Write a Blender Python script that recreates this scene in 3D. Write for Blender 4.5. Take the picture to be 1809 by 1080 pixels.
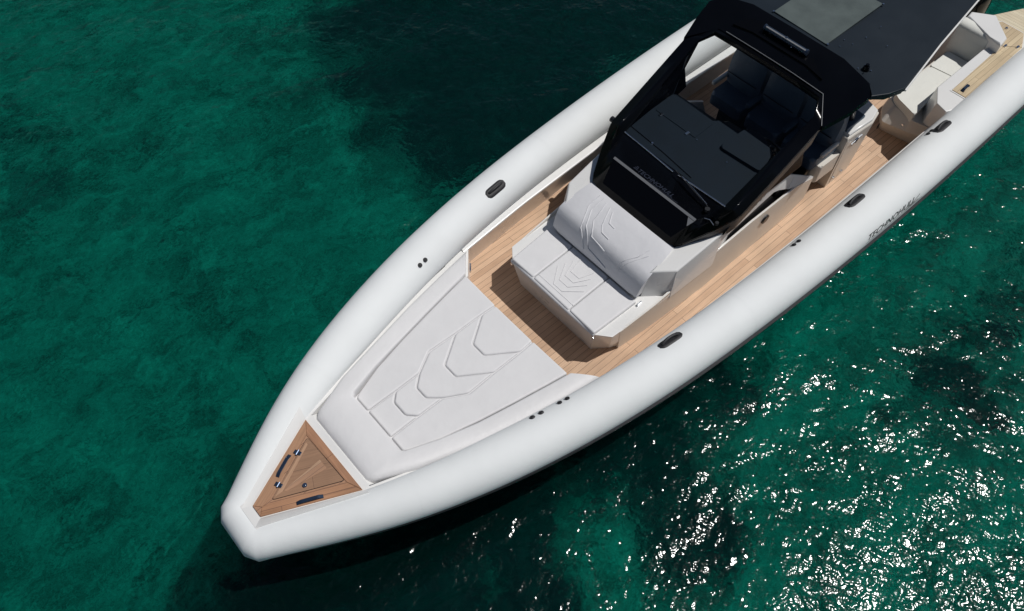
import bpy, bmesh, math, random
from mathutils import Vector, Matrix
random.seed(7)
sc = bpy.context.scene
for o in list(bpy.data.objects): bpy.data.objects.remove(o)

# ---------------------------------------------------------------- camera
AZ, TILT = 0.846164, 0.577865
cd = bpy.data.cameras.new("drone_camera"); cam = bpy.data.objects.new("drone_camera", cd)
sc.collection.objects.link(cam); sc.camera = cam
h = Vector((math.cos(AZ), math.sin(AZ), 0)); z = Vector((0, 0, 1))
fw = math.sin(TILT)*h - math.cos(TILT)*z; up = math.cos(TILT)*h + math.sin(TILT)*z; rt = fw.cross(up)
m = Matrix((rt, up, -fw)).transposed().to_4x4(); m.translation = Vector((2.83685, -3.33039, 7.69887))
cam.matrix_world = m
cd.sensor_width = 36; cd.lens = 36*1411.93/1809; cd.clip_start = .05; cd.clip_end = 2000

# ---------------------------------------------------------------- light
SUN = Vector((.46, -.27, 1.0)).normalized()
w = bpy.data.worlds.new("World"); sc.world = w; w.use_nodes = True
nt = w.node_tree; bg = nt.nodes["Background"]; sky = nt.nodes.new("ShaderNodeTexSky")
sky.sky_type = 'NISHITA'; sky.sun_disc = False
sky.sun_elevation = math.asin(SUN.z); sky.sun_rotation = math.atan2(SUN.x, SUN.y)
nt.links.new(sky.outputs[0], bg.inputs[0]); bg.inputs[1].default_value = .05
sd = bpy.data.lights.new("sun", 'SUN'); sd.energy = 4.5; sd.angle = math.radians(.5); sd.color = (1, .975, .94)
so = bpy.data.objects.new("sun", sd); sc.collection.objects.link(so); so.rotation_euler = SUN.to_track_quat('Z', 'Y').to_euler()
sc.view_settings.view_transform = 'Standard'; sc.view_settings.look = 'None'
sc.view_settings.exposure = -.55; sc.view_settings.gamma = 1
sc.render.engine = 'CYCLES'

# ---------------------------------------------------------------- materials
def mat(name, col, rough=.5, metal=0, spec=.5, coat=0, bump=None, var=None, ior=None):
    """bump=(scale,strength,dist)  var=(scale, amount)"""
    M = bpy.data.materials.new(name); M.use_nodes = True; n = M.node_tree; b = n.nodes["Principled BSDF"]
    b.inputs["Base Color"].default_value = (*col, 1); b.inputs["Roughness"].default_value = rough
    b.inputs["Metallic"].default_value = metal; b.inputs["Specular IOR Level"].default_value = spec
    b.inputs["Coat Weight"].default_value = coat; b.inputs["Coat Roughness"].default_value = .05
    tc = n.nodes.new("ShaderNodeTexCoord")
    if var:
        ns = n.nodes.new("ShaderNodeTexNoise"); ns.inputs["Scale"].default_value = var[0]; ns.inputs["Detail"].default_value = 6
        n.links.new(tc.outputs["Object"], ns.inputs["Vector"])
        mr = n.nodes.new("ShaderNodeMapRange"); mr.inputs[1].default_value = .3; mr.inputs[2].default_value = .7
        mr.inputs[3].default_value = 1-var[1]; mr.inputs[4].default_value = 1+var[1]*.4
        n.links.new(ns.outputs[0], mr.inputs[0])
        mx = n.nodes.new("ShaderNodeVectorMath"); mx.operation = 'SCALE'; mx.inputs[0].default_value = col
        n.links.new(mr.outputs[0], mx.inputs["Scale"]); n.links.new(mx.outputs[0], b.inputs["Base Color"])
        m2 = n.nodes.new("ShaderNodeMapRange"); m2.inputs[3].default_value = rough*.85; m2.inputs[4].default_value = min(1, rough*1.2)
        n.links.new(ns.outputs[0], m2.inputs[0]); n.links.new(m2.outputs[0], b.inputs["Roughness"])
    if bump:
        ns = n.nodes.new("ShaderNodeTexNoise"); ns.inputs["Scale"].default_value = bump[0]; ns.inputs["Detail"].default_value = 4
        n.links.new(tc.outputs["Object"], ns.inputs["Vector"])
        bp = n.nodes.new("ShaderNodeBump"); bp.inputs["Strength"].default_value = bump[1]; bp.inputs["Distance"].default_value = bump[2]
        n.links.new(ns.outputs[0], bp.inputs["Height"]); n.links.new(bp.outputs[0], b.inputs["Normal"])
    return M

def teak(name, c1, c2, seam, row=.07, ang=0, length=1.9, grain=1.0):
    M = bpy.data.materials.new(name); M.use_nodes = True; n = M.node_tree; b = n.nodes["Principled BSDF"]
    tc = n.nodes.new("ShaderNodeTexCoord"); mp = n.nodes.new("ShaderNodeMapping"); mp.inputs["Rotation"].default_value[2] = ang
    n.links.new(tc.outputs["Object"], mp.inputs[0])
    br = n.nodes.new("ShaderNodeTexBrick"); br.offset = .37; br.offset_frequency = 2
    br.inputs["Scale"].default_value = 1; br.inputs["Brick Width"].default_value = length; br.inputs["Row Height"].default_value = row
    br.inputs["Mortar Size"].default_value = .0022; br.inputs["Mortar Smooth"].default_value = .3; br.inputs["Bias"].default_value = 0
    br.inputs["Color1"].default_value = (*c1, 1); br.inputs["Color2"].default_value = (*c2, 1); br.inputs["Mortar"].default_value = (*seam, 1)
    n.links.new(mp.outputs[0], br.inputs["Vector"])
    m2 = n.nodes.new("ShaderNodeMapping"); m2.inputs["Scale"].default_value = (2.2, 60, 10); n.links.new(mp.outputs[0], m2.inputs[0])
    ns = n.nodes.new("ShaderNodeTexNoise"); ns.inputs["Scale"].default_value = 1.4; ns.inputs["Detail"].default_value = 7
    n.links.new(m2.outputs[0], ns.inputs["Vector"])
    n3 = n.nodes.new("ShaderNodeTexNoise"); n3.inputs["Scale"].default_value = 2.3; n3.inputs["Detail"].default_value = 3
    n.links.new(tc.outputs["Object"], n3.inputs["Vector"])
    ad = n.nodes.new("ShaderNodeMath"); ad.operation = 'ADD'; n.links.new(ns.outputs[0], ad.inputs[0]); n.links.new(n3.outputs[0], ad.inputs[1])
    mr = n.nodes.new("ShaderNodeMapRange"); mr.inputs[1].default_value = .6; mr.inputs[2].default_value = 1.4
    mr.inputs[3].default_value = 1-.22*grain; mr.inputs[4].default_value = 1+.22*grain; n.links.new(ad.outputs[0], mr.inputs[0])
    vm = n.nodes.new("ShaderNodeVectorMath"); vm.operation = 'SCALE'; n.links.new(br.outputs[0], vm.inputs[0]); n.links.new(mr.outputs[0], vm.inputs["Scale"])
    n.links.new(vm.outputs[0], b.inputs["Base Color"]); b.inputs["Roughness"].default_value = .62
    bp = n.nodes.new("ShaderNodeBump"); bp.inputs["Strength"].default_value = .25; bp.inputs["Distance"].default_value = .004
    n.links.new(ns.outputs[0], bp.inputs["Height"]); n.links.new(bp.outputs[0], b.inputs["Normal"])
    return M

TUBE = mat("tube_fabric", (.78, .80, .80), .72, spec=.25, bump=(5, .2, .02), var=(2.2, .035))
GEL = mat("white_gelcoat", (.74, .735, .72), .28, coat=.3, var=(3, .03))
CREAM = mat("cream_gelcoat", (.66, .62, .56), .35, coat=.2, var=(3, .05))
CUSH = mat("cushion_vinyl", (.67, .665, .67), .55, bump=(9, .22, .02), var=(4, .03))
CUSH2 = mat("backrest_vinyl", (.63, .63, .65), .55, bump=(7, .3, .02), var=(4, .03))
IVORY = mat("ivory_vinyl", (.72, .72, .67), .55, bump=(9, .2, .02), var=(4, .03))
STITCH = mat("piping", (.44, .44, .46), .6)
BLACK = mat("black_gloss", (.002, .0025, .004), .16, spec=.22, coat=0, var=(3, .3))
BLACKM = mat("black_satin", (.006, .007, .01), .4, var=(5, .3))
RUB = mat("black_rubber", (.02, .02, .023), .55, bump=(60, .3, .004), var=(20, .3))
SLATE = mat("roof_slate", (.005, .011, .018), .42, spec=.3, var=(2.5, .15))
PANEL = mat("sunroof_grey", (.085, .105, .10), .35, var=(5, .2))
DASH = mat("dash_grey", (.003, .009, .017), .6, spec=.2, bump=(300, .2, .002), var=(6, .15))
SEATM = mat("navy_upholstery", (.055, .085, .125), .5, bump=(20, .3, .01), var=(5, .2))
STEEL = mat("polished_steel", (.62, .65, .70), .14, metal=1, var=(8, .1))
DSTEEL = mat("dark_steel", (.03, .05, .09), .30, metal=.5, var=(8, .2))
STRIP = mat("grey_strip", (.16, .165, .175), .4)
LETTER = mat("grey_lettering", (.03, .036, .055), .4)
INK = mat("black_lettering", (.012, .012, .014), .5)
HULL = mat("dark_hull", (.025, .028, .03), .3, coat=.3)
SCR = mat("screen_glass", (.002, .0022, .003), .10, spec=.2)
TEAK = teak("teak_deck", (.62, .425, .285), (.50, .325, .21), (.14, .09, .065))
TEAKB = teak("teak_border", (.40, .23, .14), (.36, .20, .12), (.09, .05, .035), row=.14, ang=0)
TEAKA = teak("teak_pale", (.56, .45, .29), (.48, .37, .23), (.22, .16, .10), row=.06)
TEAKP = teak("teak_platform", (.62, .55, .40), (.56, .48, .34), (.30, .24, .16), row=.06, ang=math.radians(90))

GLASS = bpy.data.materials.new("clear_glass"); GLASS.use_nodes = True
n = GLASS.node_tree; n.nodes.remove(n.nodes["Principled BSDF"]); out = n.nodes["Material Output"]
tr = n.nodes.new("ShaderNodeBsdfTransparent"); tr.inputs[0].default_value = (.95, .965, .97, 1)
gl = n.nodes.new("ShaderNodeBsdfGlossy"); gl.inputs["Roughness"].default_value = .01
fr = n.nodes.new("ShaderNodeLayerWeight"); fr.inputs[0].default_value = .5
pw_ = n.nodes.new("ShaderNodeMath"); pw_.operation = 'POWER'; n.links.new(fr.outputs["Facing"], pw_.inputs[0]); pw_.inputs[1].default_value = 4
ma_ = n.nodes.new("ShaderNodeMath"); ma_.operation = 'MULTIPLY_ADD'; n.links.new(pw_.outputs[0], ma_.inputs[0]); ma_.inputs[1].default_value = .5; ma_.inputs[2].default_value = .008
mx = n.nodes.new("ShaderNodeMixShader"); n.links.new(ma_.outputs[0], mx.inputs[0]); n.links.new(tr.outputs[0], mx.inputs[1])
n.links.new(gl.outputs[0], mx.inputs[2]); n.links.new(mx.outputs[0], out.inputs[0])

# ---------------------------------------------------------------- mesh helpers
ORG = Vector((7.5, 0, -.35))
col = sc.collection
def finish(name, bm, M, parent=None, smooth=35, wn=True, label=None, org=ORG):
    bmesh.ops.remove_doubles(bm, verts=bm.verts, dist=1e-5)
    bmesh.ops.recalc_face_normals(bm, faces=bm.faces)
    me = bpy.data.meshes.new(name)
    for v in bm.verts: v.co -= org
    if smooth:
        for f in bm.faces: f.smooth = True
        for e in bm.edges:
            if len(e.link_faces) == 2 and e.calc_face_angle(0) > math.radians(smooth): e.smooth = False
    bm.to_mesh(me); bm.free(); me.materials.append(M)
    o = bpy.data.objects.new(name, me); col.objects.link(o)
    if parent is not None: o.parent = parent
    else: o.location = org
    if wn and smooth:
        md = o.modifiers.new("wn", 'WEIGHTED_NORMAL'); md.keep_sharp = True
    if label: o["label"] = label
    return o
def rnd(poly, r, n=4):
    """round the corners of a 2-D polygon"""
    out = []; N = len(poly)
    for i in range(N):
        a, b, c = Vector(poly[i-1][:2]), Vector(poly[i][:2]), Vector(poly[(i+1) % N][:2])
        rr = r[i] if isinstance(r, (list, tuple)) else r
        d1 = (a-b); d2 = (c-b); l = min(d1.length, d2.length)*.45
        rr = min(rr, l)
        if rr < 1e-4: out.append(tuple(b)); continue
        p, q = b+d1.normalized()*rr, b+d2.normalized()*rr
        for k in range(n+1):
            t = k/n; out.append(tuple((1-t)**2*p+2*t*(1-t)*b+t*t*q))
    return out
def mir(poly):  # half outline (y>=0) -> full
    return list(poly)+[(p[0], -p[1])+tuple(p[2:]) for p in reversed(poly) if abs(p[1]) > 1e-6]
def prism(bm, poly, z0, z1, bev=0, seg=3, ztop=None, bottom=None, bevb=False):
    """extrude polygon z0->z1; ztop(x,y) adds to top; bottom: other outline for the foot"""
    bp = bottom or poly
    vb = [bm.verts.new((p[0], p[1], z0)) for p in bp]; vt = [bm.verts.new((p[0], p[1], z1)) for p in poly]
    N = len(poly); side = []
    for i in range(N):
        j = (i+1) % N; side.append(bm.faces.new((vb[i], vb[j], vt[j], vt[i])))
    ft = bm.faces.new(vt); fb = bm.faces.new(list(reversed(vb)))
    if ztop:
        for v in vt: v.co.z += ztop(v.co.x, v.co.y)
    if bev:
        ed = list(ft.edges)+(list(fb.edges) if bevb else [])
        bmesh.ops.bevel(bm, geom=ed, offset=bev, segments=seg, profile=.5, affect='EDGES', clamp_overlap=True)
    return bm
def P(name, poly, z0, z1, M, parent, bev=0, seg=3, ztop=None, bottom=None, rc=0, smooth=35, label=None, bevb=False):
    bm = bmesh.new()
    if rc: 
        poly = rnd(poly, rc); bottom = rnd(bottom, rc) if bottom else None
    prism(bm, poly, z0, z1, bev, seg, ztop, bottom, bevb)
    return finish(name, bm, M, parent, smooth, label=label)
def strip(bm, rows, close=False):
    """grid of rows of points"""
    V = [[bm.verts.new(p) for p in r] for r in rows]
    for a, b in zip(V[:-1], V[1:]):
        for i in range(len(a)-1):
            try: bm.faces.new((a[i], a[i+1], b[i+1], b[i]))
            except ValueError: pass
        if close: bm.faces.new((a[-1], a[0], b[0], b[-1]))
    return V
def tube(bm, pts, r, n=8, caps=True):
    pts = [Vector(p) for p in pts]; rows = []
    for i, p in enumerate(pts):
        d = (pts[min(i+1, len(pts)-1)]-pts[max(i-1, 0)]).normalized()
        a = d.cross(Vector((0, 0, 1)));  a = a.normalized() if a.length > 1e-3 else Vector((1, 0, 0)); b = a.cross(d)
        rr = r[i] if isinstance(r, (list, tuple)) else r
        rows.append([p+rr*(math.cos(2*math.pi*k/n)*a+math.sin(2*math.pi*k/n)*b) for k in range(n)])
    V = strip(bm, rows, True)
    if caps: bm.faces.new(V[0]); bm.faces.new(list(reversed(V[-1])))
def T(name, pts, r, M, parent, n=8, label=None):
    bm = bmesh.new(); tube(bm, pts, r, n); return finish(name, bm, M, parent, 50, wn=False, label=label)
def box(bm, c, s, rot=None, bev=0):
    g = bmesh.ops.create_cube(bm, size=1)['verts']
    for v in g: v.co = Vector((v.co.x*s[0], v.co.y*s[1], v.co.z*s[2]))
    if bev:
        ed = {e for v in g for e in v.link_edges}
        r_ = bmesh.ops.bevel(bm, geom=list(ed), offset=bev, segments=2, profile=.5, affect='EDGES')
        g = list({v for f in r_['faces'] for v in f.verts} | {v for v in g if v.is_valid})
    for v in g: v.co = (rot @ v.co if rot else v.co)+Vector(c)
def cyl(bm, c, r, hgt, n=20, rot=None, r2=None):
    g = bmesh.ops.create_cone(bm, cap_ends=True, segments=n, radius1=r, radius2=r if r2 is None else r2, depth=hgt)['verts']
    for v in g: v.co = (rot @ v.co if rot else v.co)+Vector(c)
def slab(bm, pts, t, nrm=None):
    """planar (nearly) polygon with thickness t downwards along its normal"""
    pts = [Vector(p) for p in pts]
    if nrm is None:
        nrm = Vector((0, 0, 0))
        for i in range(len(pts)): nrm += pts[i-1].cross(pts[i])
        nrm.normalize()
        if nrm.z < 0: nrm = -nrm
    a = [bm.verts.new(p) for p in pts]; b = [bm.verts.new(p-nrm*t) for p in pts]; N = len(pts)
    bm.faces.new(a); bm.faces.new(list(reversed(b)))
    for i in range(N): bm.faces.new((a[i], b[i], b[(i+1) % N], a[(i+1) % N]))
def interp(tab, x):
    if x <= tab[0][0]: return tab[0][1]
    for (a, p), (b, q) in zip(tab[:-1], tab[1:]):
        if x <= b: return p+(q-p)*(x-a)/(b-a)
    return tab[-1][1]
def spline(xk, q):
    n_ = len(xk); hh = [xk[i+1]-xk[i] for i in range(n_-1)]
    import numpy as np
    A = np.zeros((n_, n_)); b = np.zeros(n_); A[0, 0] = A[-1, -1] = 1
    for i in range(1, n_-1):
        A[i, i-1] = hh[i-1]; A[i, i] = 2*(hh[i-1]+hh[i]); A[i, i+1] = hh[i]; b[i] = 3*((q[i+1]-q[i])/hh[i]-(q[i]-q[i-1])/hh[i-1])
    c = np.linalg.solve(A, b)
    def f(x):
        x = max(xk[0], min(xk[-1], x)); i = 0
        while i < n_-2 and x > xk[i+1]: i += 1
        t = x-xk[i]; B = (q[i+1]-q[i])/hh[i]-hh[i]*(2*c[i]+c[i+1])/3; D = (c[i+1]-c[i])/(3*hh[i])
        return float(q[i]+B*t+c[i]*t*t+D*t**3)
    return f

# ---------------------------------------------------------------- setting: water and seabed
WATER = bpy.data.materials.new("sea_water"); WATER.use_nodes = True
n = WATER.node_tree; n.nodes.remove(n.nodes["Principled BSDF"]); out = n.nodes["Material Output"]; L = n.links.new
tc = n.nodes.new("ShaderNodeTexCoord")
def noise(scale, detail, vec=None, rough=.5, dist=0, tree=None):
    t = tree or n; a = t.nodes.new("ShaderNodeTexNoise"); a.inputs["Scale"].default_value = scale
    a.inputs["Detail"].default_value = detail; a.inputs["Roughness"].default_value = rough; a.inputs["Distortion"].default_value = dist
    if vec is not None: t.links.new(vec, a.inputs["Vector"])
    return a
mpw = n.nodes.new("ShaderNodeMapping"); mpw.inputs["Rotation"].default_value[2] = math.radians(70); mpw.inputs["Scale"].default_value = (1, 1.12, 1)
L(tc.outputs["Object"], mpw.inputs[0])
wa = noise(.8, 2, mpw.outputs[0], .5, .3); wb = noise(4.4, 2, mpw.outputs[0], .5, .2); wc = noise(15, 1, mpw.outputs[0], .5, .1)
def mul(a, k, t=None):
    t = t or n; q = t.nodes.new("ShaderNodeMath"); q.operation = 'MULTIPLY'; t.links.new(a, q.inputs[0]); q.inputs[1].default_value = k; return q.outputs[0]
def add(a, b, t=None):
    t = t or n; q = t.nodes.new("ShaderNodeMath"); q.operation = 'ADD'; t.links.new(a, q.inputs[0]); t.links.new(b, q.inputs[1]); return q.outputs[0]
hgt = add(add(mul(wa.outputs[0], .14), mul(wb.outputs[0], .040)), mul(wc.outputs[0], .0100))
bp = n.nodes.new("ShaderNodeBump"); bp.inputs["Strength"].default_value = 1; bp.inputs["Distance"].default_value = 1
L(hgt, bp.inputs["Height"])
tr = n.nodes.new("ShaderNodeBsdfTransparent"); tr.inputs[0].default_value = (.06, .72, .645, 1)
rf = n.nodes.new("ShaderNodeBsdfRefraction"); rf.inputs["IOR"].default_value = 1.33; rf.inputs["Roughness"].default_value = .0; rf.inputs["Color"].default_value = (.06, .72, .645, 1)
L(bp.outputs[0], rf.inputs["Normal"])
mt = n.nodes.new("ShaderNodeMixShader"); mt.inputs[0].default_value = .5; L(tr.outputs[0], mt.inputs[1]); L(rf.outputs[0], mt.inputs[2])
df = n.nodes.new("ShaderNodeBsdfDiffuse"); df.inputs[0].default_value = (.001, .050, .043, 1); L(bp.outputs[0], df.inputs["Normal"])
mb = n.nodes.new("ShaderNodeMixShader"); mb.inputs[0].default_value = .10; L(mt.outputs[0], mb.inputs[1]); L(df.outputs[0], mb.inputs[2])
gl = n.nodes.new("ShaderNodeBsdfGlossy"); gl.inputs["Roughness"].default_value = .125; L(bp.outputs[0], gl.inputs["Normal"])
fr = n.nodes.new("ShaderNodeFresnel"); fr.inputs[0].default_value = 1.30; L(bp.outputs[0], fr.inputs["Normal"])
mg = n.nodes.new("ShaderNodeMixShader"); L(fr.outputs[0], mg.inputs[0]); L(mb.outputs[0], mg.inputs[1]); L(gl.outputs[0], mg.inputs[2])
L(mg.outputs[0], out.inputs[0])

BED = bpy.data.materials.new("seabed_sand_seagrass_painted_light"); BED.use_nodes = True
n = BED.node_tree; b = n.nodes["Principled BSDF"]; L = n.links.new; tc = n.nodes.new("ShaderNodeTexCoord")
nd = noise(.9, 6, tc.outputs["Object"], .6); 
sep = n.nodes.new("ShaderNodeVectorMath"); sep.operation = 'SUBTRACT'; sep.inputs[1].default_value = (.5, .5, .5); L(nd.outputs[1], sep.inputs[0])
scl = n.nodes.new("ShaderNodeVectorMath"); scl.operation = 'SCALE'; scl.inputs["Scale"].default_value = 2.6; L(sep.outputs[0], scl.inputs[0])
nd2 = noise(5.5, 5, tc.outputs["Object"], .65, .6)
sp2 = n.nodes.new("ShaderNodeVectorMath"); sp2.operation = 'SUBTRACT'; sp2.inputs[1].default_value = (.5, .5, .5); L(nd2.outputs[1], sp2.inputs[0])
sc2 = n.nodes.new("ShaderNodeVectorMath"); sc2.operation = 'SCALE'; sc2.inputs["Scale"].default_value = 1.1; L(sp2.outputs[0], sc2.inputs[0])
wv0 = n.nodes.new("ShaderNodeVectorMath"); wv0.operation = 'ADD'; L(tc.outputs["Object"], wv0.inputs[0]); L(scl.outputs[0], wv0.inputs[1])
wv = n.nodes.new("ShaderNodeVectorMath"); wv.operation = 'ADD'; L(wv0.outputs[0], wv.inputs[0]); L(sc2.outputs[0], wv.inputs[1])
# meadow patches and painted bow shadow: (x, y, radius) on the bottom
PATCHES = [(10.2, 8.8, 2.0), (11.6, 6.6, 2.6), (14.0, 6.0, 2.8), (9.0, 6.0, 1.3), (10.3, 4.2, 1.5), (8.6, 4.4, .7), (14.5, 9.8, 3.4), (2.8, 10.2, .7), (2.2, .3, 1.0), (3.7, -.3, 1.15), (1.5, -.5, 1.3), (3.1, -1.3, 1.3), (4.7, -1.7, .8), (5.3, -.6, .95), (7.2, -.9, 1.15), (8.8, -1.0, .95), (6.9, -2.6, .8), (-1.2, 3.2, .6), (11.5, -3.6, .8), (.5, 15.5, 1.5), (13.6, -3.4, .6)]
cur = None
for (px, py, pr) in PATCHES:
    ds = n.nodes.new("ShaderNodeVectorMath"); ds.operation = 'DISTANCE'; L(wv.outputs[0], ds.inputs[0]); ds.inputs[1].default_value = (px, py, 0)
    mr = n.nodes.new("ShaderNodeMapRange"); mr.interpolation_type = 'SMOOTHSTEP'; mr.inputs[1].default_value = pr*1.3; mr.inputs[2].default_value = pr*.72
    L(ds.outputs["Value"], mr.inputs[0])
    if cur is None: cur = mr.outputs[0]
    else:
        q = n.nodes.new("ShaderNodeMath"); q.operation = 'MAXIMUM'; L(cur, q.inputs[0]); L(mr.outputs[0], q.inputs[1]); cur = q.outputs[0]
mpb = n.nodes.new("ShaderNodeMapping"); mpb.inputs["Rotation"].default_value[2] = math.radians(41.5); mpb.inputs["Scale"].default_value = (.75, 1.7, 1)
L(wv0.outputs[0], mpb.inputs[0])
mota = noise(1.1, 3, mpb.outputs[0], .5, .6); motb = noise(3.4, 9, mpb.outputs[0], .68, 1.6)  # stretched pale wisps: refracted sunlight painted into the bed colour
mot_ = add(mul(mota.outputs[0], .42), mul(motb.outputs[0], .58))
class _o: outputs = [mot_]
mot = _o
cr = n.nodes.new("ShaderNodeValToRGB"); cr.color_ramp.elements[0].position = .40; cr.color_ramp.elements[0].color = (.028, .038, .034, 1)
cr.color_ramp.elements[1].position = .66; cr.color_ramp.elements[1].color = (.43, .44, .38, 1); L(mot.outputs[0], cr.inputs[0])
mot2 = noise(5, 6, tc.outputs["Object"], .6, .5)
cr2 = n.nodes.new("ShaderNodeValToRGB"); cr2.color_ramp.elements[0].position = .4; cr2.color_ramp.elements[0].color = (.008, .008, .013, 1)
cr2.color_ramp.elements[1].position = .75; cr2.color_ramp.elements[1].color = (.035, .042, .045, 1); L(mot2.outputs[0], cr2.inputs[0])
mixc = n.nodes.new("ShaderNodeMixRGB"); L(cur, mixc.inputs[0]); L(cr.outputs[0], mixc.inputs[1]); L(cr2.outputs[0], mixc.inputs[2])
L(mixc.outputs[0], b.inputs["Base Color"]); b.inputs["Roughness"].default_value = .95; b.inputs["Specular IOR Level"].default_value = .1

def sheet(name, zz, size, M, cells=1, hfn=None):
    bm = bmesh.new(); N = cells
    V = [[bm.verts.new((-size+2*size*i/N, -size+2*size*j/N, 0)) for j in range(N+1)] for i in range(N+1)]
    for i in range(N):
        for j in range(N): bm.faces.new((V[i][j], V[i+1][j], V[i+1][j+1], V[i][j+1]))
    if hfn:
        for v in bm.verts: v.co.z = hfn(v.co.x, v.co.y)
    me = bpy.data.meshes.new(name); bm.to_mesh(me); bm.free(); me.materials.append(M)
    for p in me.polygons: p.use_smooth = True
    o = bpy.data.objects.new(name, me); col.objects.link(o); o.location = (0, 0, zz); o["kind"] = "structure"; return o
WZ = -.35
sheet("water", WZ, 600, WATER)
def bedh(x, y): 
    r = math.hypot(x-6, y)
    return .18*math.sin(x*.31+1)*math.cos(y*.27)+.1*math.sin(x*.9+y*.7) if r < 250 else 0
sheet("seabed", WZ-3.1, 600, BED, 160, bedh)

# ---------------------------------------------------------------- the boat
boat = bpy.data.objects.new("motorboat", None); col.objects.link(boat); boat.location = ORG
boat["label"] = "white rigid inflatable motorboat with black hardtop and teak deck, floating on green sea"
boat["category"] = "motorboat"

XK = [2.57, 3.5, 4.5, 6., 8., 10., 13.]
yc = spline(XK, [.168, .668, 1.025, 1.357, 1.554, 1.62, 1.613]); zc = spline(XK, [.42, .53, .57, .60, .62, .63, .65])
rr_ = spline(XK, [.18, .20, .235, .25, .26, .275, .28])
XE = 14.2
def tube_pt(x, ang, s, off=0):
    """point on the inflatable tube: ang measured from outboard horizontal (90 = top), s=+1 / -1 side"""
    x0 = min(x, 13.0); r = rr_(x0)+off
    dy = (yc(min(x0+.02, 13))-yc(x0-.02))/.04 if x < 12.9 else 0
    t = Vector((1, dy*s, 0)).normalized(); o = Vector((dy*s, -1, 0)).normalized()*(-s) if False else Vector((-t.y*s, t.x*s, 0))
    a = math.radians(ang)
    return Vector((x, s*yc(x0), zc(x0)))+r*(math.cos(a)*o+math.sin(a)*Vector((0, 0, 1)))
bm = bmesh.new(); NR = 40
xs = [2.57+(XE-2.57)*(i/90)**1.15 for i in range(91)]
path = [(x, yc(min(x, 13)), zc(min(x, 13)), rr_(min(x, 13))) for x in xs]
full = [(x, y, zz, r) for x, y, zz, r in reversed(path)]+[(x, -y, zz, r) for x, y, zz, r in path]
c0 = len(path)-1
f2 = []
for i, q in enumerate(full):
    if i in (c0, c0+1):   # soften the two bow corners
        a_, b_, c_ = full[i-1], q, full[i+1]
        P1 = tuple(b_[k]+(a_[k]-b_[k])*min(1, .022/max(1e-6, math.dist(a_[:2], b_[:2]))) for k in range(4)); P2 = tuple(b_[k]+(c_[k]-b_[k])*min(1, .022/max(1e-6, math.dist(c_[:2], b_[:2]))) for k in range(4))
        f2 += [(P1[0]-.008,)+P1[1:], (P2[0]-.008,)+P2[1:]]
    else: f2.append(q)
# drop path points that crowd the softened corner
full = [q for j, q in enumerate(f2) if not (q[0] < 2.66 and abs(q[1]) > .175 and q[0] < 2.595 and j not in (c0, c0+1, c0+2, c0+3))]
rows = []
for i, (x, y, zz, r) in enumerate(full):
    p = Vector((x, y, 0)); a = Vector(full[i-1][:2]+(0,)) if i else None; c = Vector(full[i+1][:2]+(0,)) if i+1 < len(full) else None
    d1 = (p-a).normalized() if a else (c-p).normalized(); d2 = (c-p).normalized() if c else d1
    t = (d1+d2).normalized(); o = Vector((t.y, -t.x, 0)); k = 1/max(.5, o.dot(Vector((d1.y, -d1.x, 0))))
    rows.append([Vector((x, y, zz))+r*(math.cos(2*math.pi*q/NR)*o*k+math.sin(2*math.pi*q/NR)*Vector((0, 0, 1))) for q in range(NR)])
V = strip(bm, rows, True); bm.faces.new(V[0]); bm.faces.new(V[-1])
tb = finish("inflatable_tube", bm, TUBE, boat, 40, wn=False)
# fine glued seam bands around the tube
for s in (1, -1):
    for x in (3.9, 7.6):
        bm = bmesh.new(); rows = []
        for dx in (-.012, .012):
            rows.append([tube_pt(x+dx, a, s, .0007) for a in range(-60, 235, 8)])
        strip(bm, rows); finish("seam_band", bm, TUBE, tb, 60, wn=False)
# rubbing strake
for s in (1, -1):
    bm = bmesh.new(); rows = []
    for i in range(80):
        x = 2.75+(XE-2.75)*i/79
        fo = min(1, .12+(x-2.7)/4.5); prof = [(-8, -.002), (-11, .03*fo), (-18, .034*fo), (-26, .024*fo), (-33, -.002)]
        rows.append([tube_pt(x, a, s, o_) for a, o_ in prof])
    V = strip(bm, rows, True); finish("rubbing_strake", bm, RUB, tb, 60, wn=False)
# hull below the tubes
bm = bmesh.new(); rows = []
for i in range(40):
    x = 2.62+(14.0-2.62)*i/39; y = yc(min(x, 13))-.015; f = min(1, (x-2.6)/3)
    keel = -.35+(-.55)*f
    rows.append([(x, y, zc(min(x, 13))-.1), (x+.03, y*.985, -.10), (x+.1, y*.86, -.35*f-.12), (x+.15*f, 0, keel-.1), (x+.1, -y*.86, -.35*f-.12), (x+.03, -y*.985, -.10), (x, -y, zc(min(x, 13))-.1)])
V = strip(bm, rows); bm.faces.new(V[0]); bm.faces.new(V[-1]); finish("hull", bm, HULL, boat, 30)

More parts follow.
